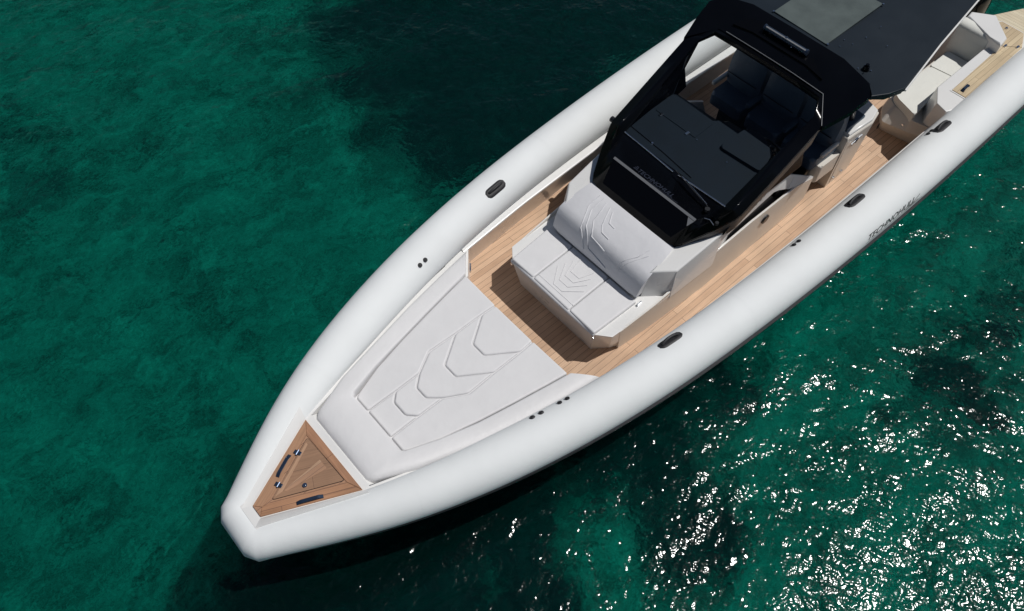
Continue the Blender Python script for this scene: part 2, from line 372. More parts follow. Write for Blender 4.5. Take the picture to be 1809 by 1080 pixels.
# cockpit sole, side walls, gunwale
yd = lambda x: interp([(5.7, 1.10), (6.1, 1.22), (7, 1.30), (8, 1.36), (9, 1.385), (13.8, 1.40)], x)
yg = lambda x: interp([(6.02, 1.09), (7, 1.175), (8.25, 1.235), (9.4, 1.265), (11, 1.275), (13.8, 1.275)], x)
half = [(5.7+i*.27, yd(5.7+i*.27)) for i in range(31)]
P("cockpit_sole", [(a, b) for a, b in half]+[(a, -b) for a, b in reversed(half)], -.06, 0, TEAK, boat)
for s in (1, -1):
    bm = bmesh.new(); rows = []
    for i in range(46):
        x = 6.03+i*.172
        rows.append([(x, s*yd(x), -.01), (x, s*(yg(x)+.012), .44), (x, s*yg(x), .46), (x, s*(yg(x)+.004), .476), (x, s*(yg(x)+.016), .482), (x, s*(yg(x)+.22), .478), (x, s*(yg(x)+.24), .40), (x, s*(yd(x)+.05), -.01)])
    strip(bm, rows, True); finish("gunwale", bm, GEL if True else CREAM, boat, 40, wn=False)

# bow deck (cream moulding carrying sunpad and bow locker)
yb = lambda x: interp([(2.60, .115), (3.53, .50), (4.06, .66), (4.6, .815), (4.95, .905), (5.5, 1.01), (6.05, 1.10), (6.2, 1.12)], x)
zb = lambda x: interp([(3.6, .597), (4.4, .50), (6.2, .47)], x)
bm = bmesh.new(); rows = []
xs_ = [2.60, 2.8, 3.0, 3.3, 3.53, 3.6, 3.8, 4.06, 4.4, 4.8, 5.2, 5.6, 5.80]
for x in xs_:
    y = yb(x)+.03; zi = zb(x) if x < 3.61 else .38; yi = y-.07
    rows.append([(x, y, .28), (x, y, zb(x)), (x, yi, zb(x)), (x, yi-.01, zi), (x, -yi+.01, zi), (x, -yi, zb(x)), (x, -y, zb(x)), (x, -y, .28)])
V = strip(bm, rows); bm.faces.new(V[-1])
finish("bow_deck", bm, GEL, boat, 30)
for s in (1, -1):   # side coamings that run aft past the sunpad
    bm = bmesh.new()
    prism(bm, [(5.75, s*.80), (5.86, s*.815), (6.075, s*1.075), (6.10, s*1.10), (6.1, s*1.20), (5.75, s*1.15)], -.05, .468, .008, 2)
    finish("side_coaming", bm, GEL, boat)
    c = Vector((5.985, s*.962, .33)); t = Vector((.215, s*.26, 0)).normalized()
    rot = Matrix((t, Vector((t.y, -t.x, 0)), Vector((0, 0, -1)))).transposed()
    bm = bmesh.new(); box(bm, c+Vector((.012, -s*.01, .02)), (.11, .02, .045), rot, .006)
    finish("latch", bm, STEEL, boat)
# raised lip round the locker
bm = bmesh.new()
inn = [(2.69, .068), (3.53, .472)]; ou = [(2.605, .118), (3.545, .572)]
for s in (1, -1):
    strip(bm, [[(2.685, s*.074, .597), (3.535, s*.480, .597)], [(2.66, s*.086, .601), (3.54, s*.505, .65)], [(2.60, s*.120, .600), (3.55, s*.560, .716)], [(2.57, s*.135, .52), (3.55, s*.62, .62)]])
strip(bm, [[(2.685, .074, .597), (2.685, -.074, .597)], [(2.66, .086, .601), (2.66, -.086, .601)], [(2.60, .12, .600), (2.60, -.12, .600)], [(2.57, .135, .52), (2.57, -.135, .52)]])
finish("locker_surround", bm, GEL, boat, 25)

# teak bow locker: border boards, hatch, steel fittings
lk = P("bow_locker", [(2.69, .068), (3.53, .472), (3.53, -.472), (2.69, -.068)], .58, .604, TEAKB, boat, .002, 1)
def board(name, pts, zt, cc, ang, parent, row=.6):
    M = teak("teak_"+name+str(len(bpy.data.materials)), cc, tuple(c*.9 for c in cc), (.10, .055, .04), row=row, ang=ang, length=3, grain=1.5)
    return P(name, pts, .600, zt, M, parent, .0015, 1)
sl = math.atan2(.404, .84)
hp = [(2.835, 0.0), (3.44, .31), (3.462, -.295)]
board("border_board", [(2.692, .066), (3.526, .467), (3.44, .325), (2.84, .02), (2.75, 0)], .611, (.36, .20, .115), -sl, lk)
board("border_board", [(2.692, -.066), (2.75, 0), (2.84, -.015), (3.455, -.31), (3.526, -.467)], .611, (.36, .185, .10), sl, lk, .06)
board("border_board", [(3.528, .463), (3.528, -.463), (3.462, -.31), (3.445, .322)], .611, (.35, .18, .10), math.radians(90), lk)
board("border_board", [(2.69, .062), (2.745, 0), (2.69, -.062)], .611, (.36, .20, .12), 0, lk)
hb = rnd([(2.852, -.002), (3.437, .298), (3.455, -.288)], .03)
P("hatch_gap", rnd([(2.846, -.002), (3.439, .304), (3.459, -.294)], .035), .600, .6117, BLACKM, lk)
ha = P("hatch", hb, .600, .6145, teak("teak_hatch", (.30, .17, .10), (.28, .16, .095), (.15, .08, .05), row=.3, ang=sl, grain=1.2), lk, .002, 1)
P("hatch_brace", [(2.89, .0), (3.40, .262), (3.40, .235), (2.97, .0)], .6145, .6165, teak("teak_brace", (.43, .26, .16), (.40, .24, .15), (.2, .12, .08), row=.3, ang=-sl), ha)
P("hatch_brace", [(2.98, .0), (3.40, .03), (3.40, -.085), (3.0, -.025)], .6147, .6168, teak("teak_brace2", (.43, .27, .17), (.36, .2, .12), (.2, .12, .08), row=.045, ang=0), ha)
bm = bmesh.new(); cyl(bm, (3.155, -.09, .62), .022, .014, 20); cyl(bm, (3.155, -.09, .628), .010, .006, 12); finish("lock_knob", bm, STEEL, ha)
def grab(name, a, b, zz, M, parent, wd=.036, ht=.020):
    """flat strap handle bowed over two feet"""
    a = Vector(a); b = Vector(b); d = (b-a); n_ = Vector((-d.y, d.x, 0)).normalized()*wd/2
    bm = bmesh.new(); rows = []
    for k in range(13):
        t = k/12; hz = ht*min(1, 6*t, 6*(1-t)); c = a+d*t+Vector((0, 0, zz+hz+.003))
        rows.append([c-n_, c-n_*.7+Vector((0, 0, .004)), c+n_*.7+Vector((0, 0, .004)), c+n_, c-Vector((0, 0, .006))])
    V = strip(bm, rows, True); bm.faces.new(V[0]); bm.faces.new(V[-1])
    return finish(name, bm, M, parent, 30)
grab("grab_handle", (3.008, .150, 0), (3.215, .258, 0), .611, DSTEEL, lk)
grab("grab_handle", (3.002, -.183, 0), (3.225, -.287, 0), .611, DSTEEL, lk)
for cx, cy in ((3.282, .228), (2.975, .076)):
    bm = bmesh.new(); R = Matrix.Rotation(sl, 3, 'Z'); box(bm, (cx, cy, .618), (.040, .074, .010), R, .003)
    tube(bm, [Vector((cx, cy, .625))-R @ Vector((.026, 0, 0)), Vector((cx, cy, .625))+R @ Vector((.026, 0, 0))], .008)
    finish("hinge", bm, DSTEEL, lk)

# ---------------------------------------------------------------- bow sunpad
pad = bpy.data.objects.new("bow_sunpad", None); col.objects.link(pad); pad.parent = boat; pad.location = (0, 0, 0)
def Pc(name, poly, z0, z1, M, parent, bev=.018, rc=.02, seg=4, **k): return P(name, poly, z0, z1, M, parent, bev, seg, rc=rc, **k)
yo = lambda x: yb(x)-.018
zs = lambda x, y: .10*max(0, min(1, (4.7-x)/.9))
outer = [(3.605, .42), (3.66, .462)]+[(x, yo(x)) for x in (4.06, 4.6, 4.95, 5.5, 5.9)]+[(6.045, 1.075)]
bm = bmesh.new()
inn = [(4.035, 0), (4.035, .2), (4.03, .385), (4.07, .422), (4.4, .53), (4.8, .628), (5.2, .71), (5.6, .785), (5.832, .826)]
outr = [(3.602, 0), (3.602, .2), (3.605, .41), (3.66, .468), (4.06, yo(4.06)), (4.6, yo(4.6)), (5.1, yo(5.1)), (5.65, yo(5.65)), (6.05, 1.078)]
rows = []
for s, seq in ((1, range(8, -1, -1)), (-1, range(1, 9))):
    for i in seq:
        a, b_ = Vector(inn[i]), Vector(outr[i]); row = []
        for t, dz in ((0, -.17), (0, -.035), (.012, -.012), (.04, -.002), (.09, 0), (.3, .008), (.6, .008), (.80, 0), (.91, -.012), (.97, -.032), (1, -.06), (1, -.17)):
            w_ = (b_-a).length; p = a.lerp(b_, t); zt = .525+zs(p.x, p.y)
            row.append((p.x, s*p.y, zt+dz))
        rows.append(row)
V = strip(bm, rows); bm.faces.new(V[0]); bm.faces.new(V[-1])
bolster = finish("surround_cushion", bm, CUSH, pad, 60, wn=False)
g = .003
L1 = [(4.052, .19), (4.05, .375), (4.085, .405), (4.4, .522), (4.8, .62), (5.2, .702), (5.6, .777), (5.825, .815), (5.815, .30), (5.626, .31), (5.265, .312), (4.925, .325), (4.69, .19), (4.385, .187)]
def inset_poly(p, d):
    o = []; N = len(p); A = sum(p[i-1][0]*p[i][1]-p[i][0]*p[i-1][1] for i in range(N)); sg = 1 if A > 0 else -1
    for i in range(N):
        a, b_, c = Vector(p[i-1]), Vector(p[i]), Vector(p[(i+1) % N]); e1 = (b_-a).normalized(); e2 = (c-b_).normalized()
        n1 = Vector((-e1.y, e1.x))*sg; n2 = Vector((-e2.y, e2.x))*sg; bi = (n1+n2); bi = bi.normalized(); o.append(tuple(b_+bi*d/max(.4, bi.dot(n1))))
    return o
def puff(name, poly, z0, zt, M, parent, ins=.002, zf=None, k=.85, rc=.028):
    """upholstered panel: the edge rolls down in a soft quarter round"""
    bm = bmesh.new(); rings = []
    for d, dz in ((0, z0-zt), (0, -.030*k), (.0008, -.022*k), (.003, -.0145*k), (.007, -.0085*k), (.012, -.0045*k), (.018, -.0018*k), (.025, -.0003*k)):
        ring = rnd(inset_poly(poly, ins+d*k), rc*k, 5)
        rings.append([(x, y, zt+dz+(zf(x, y) if zf else 0)) for x, y in ring])
    V = strip(bm, rings, True); bm.faces.new(V[-1]); bm.faces.new(V[0]); return finish(name, bm, M, parent, 70)
def padp(poly, name="pad_cushion", ins=.0022, bev=.030, zt=.519):
    return puff(name, poly, .40, zt, CUSH, pad, ins, lambda x, y: .01*max(0, min(1, (4.7-x)/.9)))
P("sunpad_base", [(4.04, .40), (5.80, .80), (5.80, -.80), (4.04, -.40)], .37, .498, CUSH, pad)
padp(L1); padp([(x, -y) for x, y in L1])
w1 = .177
def chev(xa, ya, xb, yb_): return [(xa, ya), (xb, yb_), (xb, -yb_), (xa, -ya)]
c4 = chev(4.388, .182, 4.30, .09); c3 = chev(4.69, .185, 4.568, .075); c2 = chev(5.263, .308, 4.942, .088); c1 = chev(5.626, .305, 5.318, .090)
padp([(4.052, .185), (4.388, .182)]+c4[1:]+[(4.052, -.185)])
padp(c4+[(4.69, -.185)]+list(reversed(c3))[1:-1]+[(4.69, .185)])
padp(c3+[(4.92, -.318), (5.263, -.308)]+list(reversed(c2))[1:-1]+[(5.263, .308), (4.92, .318)])
padp(c2+[(5.626, -.305)]+list(reversed(c1))[1:-1]+[(5.626, .305)])
padp(c1+[(5.812, -.295), (5.812, .295)])

# ---------------------------------------------------------------- console with forward seat
con = bpy.data.objects.new("console", None); col.objects.link(con); con.parent = boat
topp = [(6.36, .645), (6.49, .80), (7.15, .835), (7.7, .845)]
botp = [(6.44, .58), (6.60, .70), (6.75, .775), (7.7, .80)]
sbase = P("seat_base", mir(topp), -.01, .468, GEL, con, .012, 2, bottom=mir(botp))
for s in (1, -1):
    top = [(6.60, .806, .455), (7.1, .836, .505), (7.9, .848, .625), (8.6, .857, .69), (9.42, .868, .70), (9.78, .872, .59)]
    bot = [(6.67, .775, 0), (7.1, .81, 0), (8.0, .85, 0), (8.7, .845, 0), (9.6, .83, 0), (9.98, .80, .02)]
    bm = bmesh.new(); rows = []
    for (a, b_) in zip(bot, top):
        rows.append([(a[0], s*a[1], a[2]), (b_[0], s*b_[1], b_[2]), (b_[0], s*(b_[1]-.022), b_[2]+.004), (a[0], s*(a[1]-.06), a[2])])
    V = strip(bm, rows, True); bm.faces.new(V[0]); bm.faces.new(V[-1])
    sw = finish("side_wall", bm, CREAM, con, 30)
    T("edge_trim", [(a, s*(b_-.01), c+.004) for a, b_, c in top], .006, GEL, sw)
    # porthole
    bm = bmesh.new(); R = Matrix.Rotation(math.radians(90), 3, 'X'); cyl(bm, (8.93, s*.858, .50), .062, .03, 24, R)
    ph = finish("porthole", bm, BLACKM, sw); bm = bmesh.new(); cyl(bm, (8.93, s*.870, .50), .045, .016, 24, R); finish("glass", bm, SCR, ph)
    # dark recess and sloping fin above
    bm = bmesh.new(); slab(bm, [(7.5, s*.815, .45), (9.3, s*.80, .45), (9.3, s*.80, .80), (8.9, s*.80, .92), (7.5, s*.815, .80)], .02, Vector((0, s, 0))); finish("recess_panel", bm, BLACKM, con)
    upl = [(7.37, .822, .86), (8.1, .86, 1.02), (8.42, .835, 1.085), (9.0, .812, 1.125), (9.06, .808, 1.12), (9.37, .81, .89)]
    lo = [(7.34, .845, .56), (7.9, .845, .76), (8.3, .838, .83), (8.95, .828, .92), (9.06, .832, .88), (9.25, .845, .77)]
    bm = bmesh.new(); rows = []
    for a, b_ in zip(upl, lo): rows.append([(a[0], s*a[1], a[2]), (b_[0], s*b_[1], b_[2]), (b_[0]+.01, s*(b_[1]-.03), b_[2]), (a[0], s*(a[1]-.035), a[2]-.01)])
    V = strip(bm, rows, True); bm.faces.new(V[0]); bm.faces.new(V[-1]); fin = finish("side_fin", bm, GEL, con, 30)
    bm = bmesh.new(); slab(bm, [(9.37, s*.81, .89), (9.79, s*.868, .60), (9.42, s*.862, .705), (9.25, s*.850, .765)], .03, Vector((0, s, .3)).normalized()); finish("fin_tail", bm, GEL, con)
# upper console body
for s in (1, -1):
    P("console_shoulder", [(7.15, s*.64), (7.38, s*.825), (8.0, s*.86), (8.3, s*.80), (8.0, s*.60), (7.52, s*.60)], .42, .87, GEL, con, .018, 3,
      ztop=lambda x, y: max(0, .22*(x-7.4)), bottom=[(7.08, s*.64), (7.34, s*.845), (8.0, s*.86), (8.3, s*.80), (8.0, s*.60), (7.45, s*.60)])
P("console_core", [(7.3, .61), (8.05, .61), (8.05, -.61), (7.3, -.61)], .40, .80, GEL, con)
# back structure beneath windscreen and dash
P("dash_body", mir([(8.0, .70), (8.3, .80), (9.0, .80), (9.12, .15)])[:3]+[(9.12, .80), (9.12, .15), (9.22, .12), (9.25, -.33), (9.12, -.58), (9.1, -.80), (9.0, -.80), (8.3, -.80), (8.0, -.70)], .0, 1.15, BLACKM, con, .01, 2)
dsh = P("dashboard", [(8.13, .745), (8.62, .79), (9.03, .80), (9.02, .17), (9.10, .16), (9.095, -.09), (9.19, -.17), (9.215, -.33), (9.09, -.55), (9.0, -.79), (8.62, -.79), (8.13, -.745)], 1.15, 1.215, DASH, con, .012, 3, rc=.03)
P("locker_lid", rnd([(8.662, .755), (8.99, .768), (8.985, .165), (8.662, .155)], .02), 1.21, 1.222, DASH, dsh, .003, 2)
for yh in (.66, .26):
    bm = bmesh.new(); box(bm, (8.65, yh, 1.222), (.06, .03, .008), None, .002)
    for k in (-1, 1):
        for j in (-1, 1): cyl(bm, (8.65+k*.02, yh+j*.009, 1.228), .004, .004, 8)
    finish("hinge", bm, STEEL, dsh)
for q in ((8.655, .12), (8.64, -.325)):
    bm = bmesh.new(); cyl(bm, (q[0], q[1], 1.22), .008, .01, 10); finish("stud", bm, STEEL, dsh)
P("instrument_hood", rnd([(8.74, -.12), (9.16, -.17), (9.20, -.33), (9.07, -.60), (8.78, -.68)], .05), 1.21, 1.25, DASH, dsh, .02, 3, ztop=lambda x, y: .10*(x-8.74))
bm = bmesh.new(); slab(bm, [(9.19, -.18, 1.26), (9.27, -.20, 1.0), (9.27, -.62, 1.0), (9.10, -.60, 1.26)], .02); finish("display", bm, SCR, dsh)
# steering wheel
bm = bmesh.new(); R = Matrix.Rotation(math.radians(62), 3, 'Y'); C0 = Vector((9.42, -.42, .98))
ring = [C0+R @ Vector((.17*math.cos(a*math.pi/12), .17*math.sin(a*math.pi/12), 0)) for a in range(25)]
tube(bm, ring, .016, 8, False)
for a in (90, 210, 330): tube(bm, [C0, C0+R @ Vector((.17*math.cos(math.radians(a)), .17*math.sin(math.radians(a)), 0))], .010)
tube(bm, [C0, C0+R @ Vector((0, 0, -.18))], .03); cyl(bm, C0, .045, .03, 16, R); finish("steering_wheel", bm, BLACKM, con)

# forward seat cushions
def cushion(poly, name="seat_cushion", M=CUSH, z0=.44, z1=.515, parent=con): return puff(name, poly, z0, z1, M, parent, .002)
cushion([(6.352, .655), (6.36, .30), (6.995, .318), (6.985, .705)])
cushion([(6.352, -.655), (6.36, -.265), (6.995, -.25), (6.99, -.672)])
mid = cushion([(6.36, .30), (6.355, -.265), (6.995, -.25), (6.995, .318)])
# rolled front edge of the seat cushions
T("front_roll", [(6.372, .655, .462), (6.366, .3, .47), (6.364, 0, .472), (6.366, -.3, .47), (6.372, -.655, .462)], .028, CUSH, con, 12)
def emboss(pts, parent, M=CUSH, r=.0065, name="embossed_seam"):
    bm = bmesh.new(); tube(bm, pts, r, 6); return finish(name, bm, M, parent, 60, wn=False)
for dx, wdt in ((0, .235), (.085, .20), (.17, .165), (.255, .13)):
    x0 = 6.47+dx
    emboss([(x0+.20, wdt, .514), (x0+.0, .075+.01, .514), (x0, -.045, .514), (x0+.175, -wdt+.03, .514)], mid)
emboss([(6.435, .285, .513), (6.435, -.255, .513)], mid)
for yy in (.655, -.655):
    bm = bmesh.new(); cyl(bm, (6.36, yy*.99, .41), .014, .02, 12, Matrix.Rotation(math.radians(90), 3, 'Y')); finish("stud", bm, STEEL, con)
bm = bmesh.new(); box(bm, (7.0, -.70, .485), (.07, .02, .03), None, .004); finish("strap_buckle", bm, STEEL, con)
# backrest bolster
bm = bmesh.new(); prof = [(7.02, .50, .63), (6.985, .535, .645), (6.975, .58, .652), (6.99, .64, .655), (7.015, .72, .66), (7.045, .79, .665), (7.085, .835, .668), (7.15, .862, .665), (7.25, .887, .655), (7.36, .914, .645), (7.5, .945, .625), (7.56, .94, .61), (7.58, .88, .61), (7.5, .5, .61)]
rows = []
for k in range(13):
    t = -1+2*k/12; e = abs(t)
    pinch = .0 if e < .95 else .012
    rows.append([(a+(pinch if i < 7 else 0), t*c, b_-pinch*1.2*(1 if 4 < i < 12 else 0)) for i, (a, b_, c) in enumerate(prof)])
V = strip(bm, rows, True); bm.faces.new(V[0]); bm.faces.new(V[-1]); br_ = finish("backrest_cushion", bm, CUSH2, con, 50, wn=False)
def bz(x): return interp([(p[0], p[1]) for p in prof[2:11]], x)-.001
def bk(pts): emboss([(x, y, bz(x)) for x, y in pts], br_, CUSH2, .008)
def densify(pts, n_=6):
    o = []
    for a, b_ in zip(pts[:-1], pts[1:]):
        for k in range(n_): o.append((a[0]+(b_[0]-a[0])*k/n_, a[1]+(b_[1]-a[1])*k/n_))
    return o+[pts[-1]]
for pts in ([(7.46, .42), (7.30, .42), (7.06, .30), (6.985, .16)], [(7.46, .36), (7.28, .36), (7.10, .26), (7.0, .11), (6.985, -.18)], [(7.44, .29), (7.19, .24), (7.06, .13), (7.04, -.09)],
            [(7.42, .22), (7.21, .13), (7.15, .07), (7.14, -.04)], [(7.40, .16), (7.28, .09), (7.27, .0)], [(7.34, -.46), (7.19, -.42), (7.03, -.30)], [(7.28, -.50), (7.15, -.43), (7.01, -.34)]):
    bk(densify(pts))

# ---------------------------------------------------------------- windscreen
W = lambda x, y, off=0: Vector((x, y, .95+.52*(x-7.52)+off))
NW = Vector((-.52, 0, 1)).normalized()
outl = [(7.505, .0), (7.512, .52), (7.535, .615), (7.60, .668), (7.86, .81), (8.08, .915), (8.14, .928), (9.19, .930)]
innl = [(8.105, 0), (8.106, .45), (8.108, .66), (8.112, .722), (8.118, .728), (8.122, .730), (8.13, .731), (9.25, .792)]
toph = [(9.46, 0), (9.455, .40), (9.450, .71), (9.19, .930)]; topi = [(9.405, 0), (9.402, .40), (9.395, .70), (9.25, .792)]
def ringmesh(name, A, B, M, parent, t=.045):
    bm = bmesh.new()
    for s in (1, -1):
        for i in range(len(A)-1):
            slab(bm, [W(A[i][0], s*A[i][1]), W(A[i+1][0], s*A[i+1][1]), W(B[i+1][0], s*B[i+1][1]), W(B[i][0], s*B[i][1])], t, NW)
    bmesh.ops.remove_doubles(bm, verts=bm.verts, dist=1e-4)
    dup_ = {}
    for f in list(bm.faces):   # drop inner walls shared by neighbours
        k = frozenset(v.index for v in f.verts)
        dup_.setdefault(k, []).append(f)
    bm.verts.index_update(); dup_ = {}
    for f in list(bm.faces): dup_.setdefault(frozenset(v.index for v in f.verts), []).append(f)
    bmesh.ops.delete(bm, geom=[f for l in dup_.values() if len(l) > 1 for f in l], context='FACES_ONLY')
    return finish(name, bm, M, parent, 30)
ws = ringmesh("windscreen_frame", outl, innl, BLACK, con)
ringmesh("windscreen_header", toph, topi, BLACK, con)
bm = bmesh.new()
gp = [(8.10, 0), (8.11, .735), (9.25, .80), (9.40, .71), (9.41, 0)]
slab(bm, [W(x, y, -.012) for x, y in gp]+[W(x, -y, -.012) for x, y in reversed(gp[1:-1])], .004, NW); finish("windscreen_glass", bm, GLASS, con, 0)
# lower black skirt below the sill and filler under it
bm = bmesh.new(); rows = []
for x, y in list(reversed([(a, -b_) for a, b_ in outl[1:]]))+outl:
    pw = W(x, y, -.02); rows.append([pw, (x+.03, y*.97, max(.88, pw.z-.25))])
strip(bm, rows); finish("windscreen_skirt", bm, BLACKM, con, 30)
# lower recessed gloss panel, grey strip, lettering
bm = bmesh.new(); pp = [(7.575, .50), (7.83, .60), (7.83, -.60), (7.575, -.52)]
slab(bm, [W(x, y, .006) for x, y in pp], .004, NW); finish("gloss_panel", bm, SCR, ws, 0)
bm = bmesh.new(); slab(bm, [W(7.826, .60, .012), W(7.852, .60, .012), W(7.852, -.60, .012), W(7.826, -.60, .012)], .01, NW); finish("grey_strip", bm, STRIP, ws, 0)
bm = bmesh.new(); slab(bm, [W(7.822, -.515, .011), W(7.822, -.60, .011), W(7.745, -.572, .011)], .004, NW); finish("corner_flash", bm, STRIP, ws, 0)
def text_mesh(txt, size, shear=0, width=None):
    c = bpy.data.curves.new("t", 'FONT'); c.body = txt; c.size = size; c.shear = shear; c.align_x = 'LEFT'; c.resolution_u = 3; c.offset = size*.012
    o = bpy.data.objects.new("t", c); col.objects.link(o); dg = bpy.context.evaluated_depsgraph_get(); dg.update()
    me = bpy.data.meshes.new_from_object(o.evaluated_get(dg)); bpy.data.objects.remove(o)
    bm = bmesh.new(); bm.from_mesh(me); x0 = min(v.co.x for v in bm.verts); x1 = max(v.co.x for v in bm.verts)
    for v in bm.verts: v.co.x = (v.co.x-x0)*((width/(x1-x0)) if width else 1)
    return bm
bm = text_mesh("TECHNOHULL", .062, .35, .50)
for v in bm.verts: u, q = v.co.x, v.co.y; v.co = W(7.875+q*.85, .27-u, .004)
bmesh.ops.triangulate(bm, faces=bm.faces); finish("lettering", bm, LETTER, ws, 0)
bm = bmesh.new(); tube(bm, [W(7.866, .12, .003), W(7.862, -.1, .003), W(7.868, -.32, .003)], .003, 5); finish("swoosh", bm, LETTER, ws, 0)
# emblem before the lettering
bm = bmesh.new()
for k in range(3): slab(bm, [W(7.88+k*.014, .345-k*.012, .004), W(7.887+k*.014, .345-k*.012, .004), W(7.887+k*.014, .285+k*.004, .004), W(7.88+k*.014, .285+k*.004, .004)], .002, NW)
finish("emblem", bm, LETTER, ws, 0)
# bright sill trims
T("sill_trim", [W(8.103, .712, .012), W(8.092, .35, .012), W(8.074, -.045, .012)], .008, STEEL, ws)
T("sill_trim", [W(8.080, -.115, .012), W(8.092, -.42, .012), W(8.106, -.745, .012)], .009, STEEL, ws)
T("header_trim", [W(9.47, .60, .006), W(9.473, .2, .006), W(9.473, -.3, .006), W(9.46, -.708, .006), W(9.21, -.925, .006)], .0045, STRIP, ws)
# wipers
wp = T("wiper_arm", [W(8.0, -.60, .03), W(8.03, -.35, .05), W(8.075, -.07, .05)], .005, BLACKM, ws)
T("wiper_blade", [W(8.172, .69, .03), W(8.15, .2, .036), W(8.118, -.25, .03)], .007, BLACK, wp)
T("wiper_rod", [W(8.003, -.585, .046), W(8.07, -.18, .052)], .003, STEEL, wp)
bm = bmesh.new(); cyl(bm, W(8.15, .35, .05), .012, .02, 10); finish("wiper_pivot", bm, STEEL, wp)
for q, r_ in ((W(7.98, -.62, .015), .028), (W(7.93, -.80, .02), .02)):
    bm = bmesh.new(); cyl(bm, q, r_, .035, 14); finish("wiper_base", bm, BLACKM, ws)
T("cable_loop", [W(7.90, -.66, .02), W(7.915, -.72, .03), W(7.90, -.79, .02)], .004, STEEL, ws)
# side screens
for s in (1, -1):
    bm = bmesh.new()
    pts = [(8.0, s*.882, 1.0), (8.10, s*.90, 1.20), (9.17, s*.915, 1.77), (9.40, s*.86, 1.82), (9.20, s*.86, 1.46), (9.31, s*.86, 1.12), (9.05, s*.84, 1.08), (8.45, s*.84, 1.07)]
    slab(bm, pts, .02, Vector((0, s, 0))); sg = finish("side_screen", bm, BLACK, con, 0)
    if s < 0:
        bm = text_mesh("40", .15, .3, .20)
        for v in bm.verts: u, q = v.co.x, v.co.y; v.co = Vector((8.42+u, -.897, 1.12+.25*u+q))
        finish("lettering", bm, STRIP, sg, 0)
    T("edge_bead", [(9.27, s*.865, 1.80), (9.16, s*.85, 1.45), (9.06, s*.835, 1.12)], .008, STRIP, sg)
# mirror-like rounded lug on starboard frame
bm = bmesh.new(); cyl(bm, (8.16, .95, 1.24), .035, .05, 12, Matrix.Rotation(math.radians(90), 3, 'X')); finish("frame_lug", bm, BLACKM, ws)

# ---------------------------------------------------------------- hardtop
ht = bpy.data.objects.new("hardtop", None); col.objects.link(ht); ht.parent = boat
bm = bmesh.new(); F = {}
def hv(k, s):
    if abs(k[1]) < 1e-6: s = 1
    key = (k, s)
    if key not in F:
        yy = k[1] if s < 0 else {1.065: .985, 1.105: 1.015, 1.0: .93}.get(k[1], k[1]); zz = k[2]-(.03 if yy != k[1] and k[1] > 1.01 else 0)
        F[key] = (bm.verts.new((k[0], s*yy, zz)), bm.verts.new((k[0], s*yy, zz-.065)))
    return F[key]
A0 = (9.472, 0, 1.962); A1 = (9.462, .70, 1.955); A2 = (9.20, .945, 1.832); A3 = (9.42, 1.065, 1.99); A4 = (9.64, 1.105, 2.075)
R0 = (9.89, 0, 2.118); R1 = (9.89, .60, 2.113); R2 = (9.79, 1.0, 2.095); M0 = (9.66, 0, 2.045); M1 = (9.64, .60, 2.04)
quads = [(A0, A1, M1, M0), (M0, M1, R1, R0), (A1, A2, A3, R2, M1), (M1, R2, R1), (A3, A4, R2)]
for s in (1, -1):
    for q in quads:
        v = [hv(k, s) for k in q]; bm.faces.new([a[0] for a in v]); bm.faces.new([a[1] for a in v])
edges = [e for e in bm.edges if len(e.link_faces) == 1]
bnd = [(A0, A1), (A1, A2), (A2, A3), (A3, A4), (A4, R2), (R2, R1), (R1, R0)]
for s in (1, -1):
    for a, b_ in bnd:
        va, vb = hv(a, s), hv(b_, s); bm.faces.new((va[0], vb[0], vb[1], va[1]))
finish("brow", bm, BLACK, ht, 20)
flatp = [(9.892, 0), (9.892, .60), (9.795, 1.0), (9.65, 1.108), (9.82, 1.205), (10.03, 1.268), (10.92, 1.115), (11.86, .985), (12.5, .90), (12.6, .6)]
flats = [(9.892, 0), (9.892, .60), (9.795, .93), (9.70, .985), (9.96, .90), (10.4, .89), (12.5, .80), (12.6, .6)]  # starboard edge out of view, cut narrow so sun reaches the tube
flat = flats+[(x, -y) for x, y in reversed(flatp) if y]
P("roof_panel", flat, 2.04, 2.114, SLATE, ht, .012, 3, ztop=lambda x, y: -.02*y*y)
P("roof_edge", [(9.72, .98), (9.96, .88), (10.4, .84), (12.45, .74), (12.55, .6), (12.55, -.6), (11.86, -.965), (10.04, -1.245), (9.83, -1.18), (9.70, -1.06)], 1.985, 2.03, BLACKM, ht, .01, 2)  # starboard side follows the same cut made for the sunlight
P("sunroof_panel", [(9.955, .372), (10.955, .372), (10.955, -.342), (9.93, -.342)], 2.11, 2.122, PANEL, ht, .003, 1, rc=.015)
for q in ((9.95, .375), (9.94, -.35), (10.955, -.35), (10.95, .375)):
    bm = bmesh.new(); cyl(bm, (q[0], q[1], 2.120), .012, .014, 10); finish("corner_bolt", bm, STEEL, ht)
for s in (-1,): T("edge_trim", [(10.03, s*1.272, 2.05), (10.92, s*1.12, 2.06), (11.86, s*.99, 2.065), (12.5, s*.905, 2.065)], .012, GEL, ht)
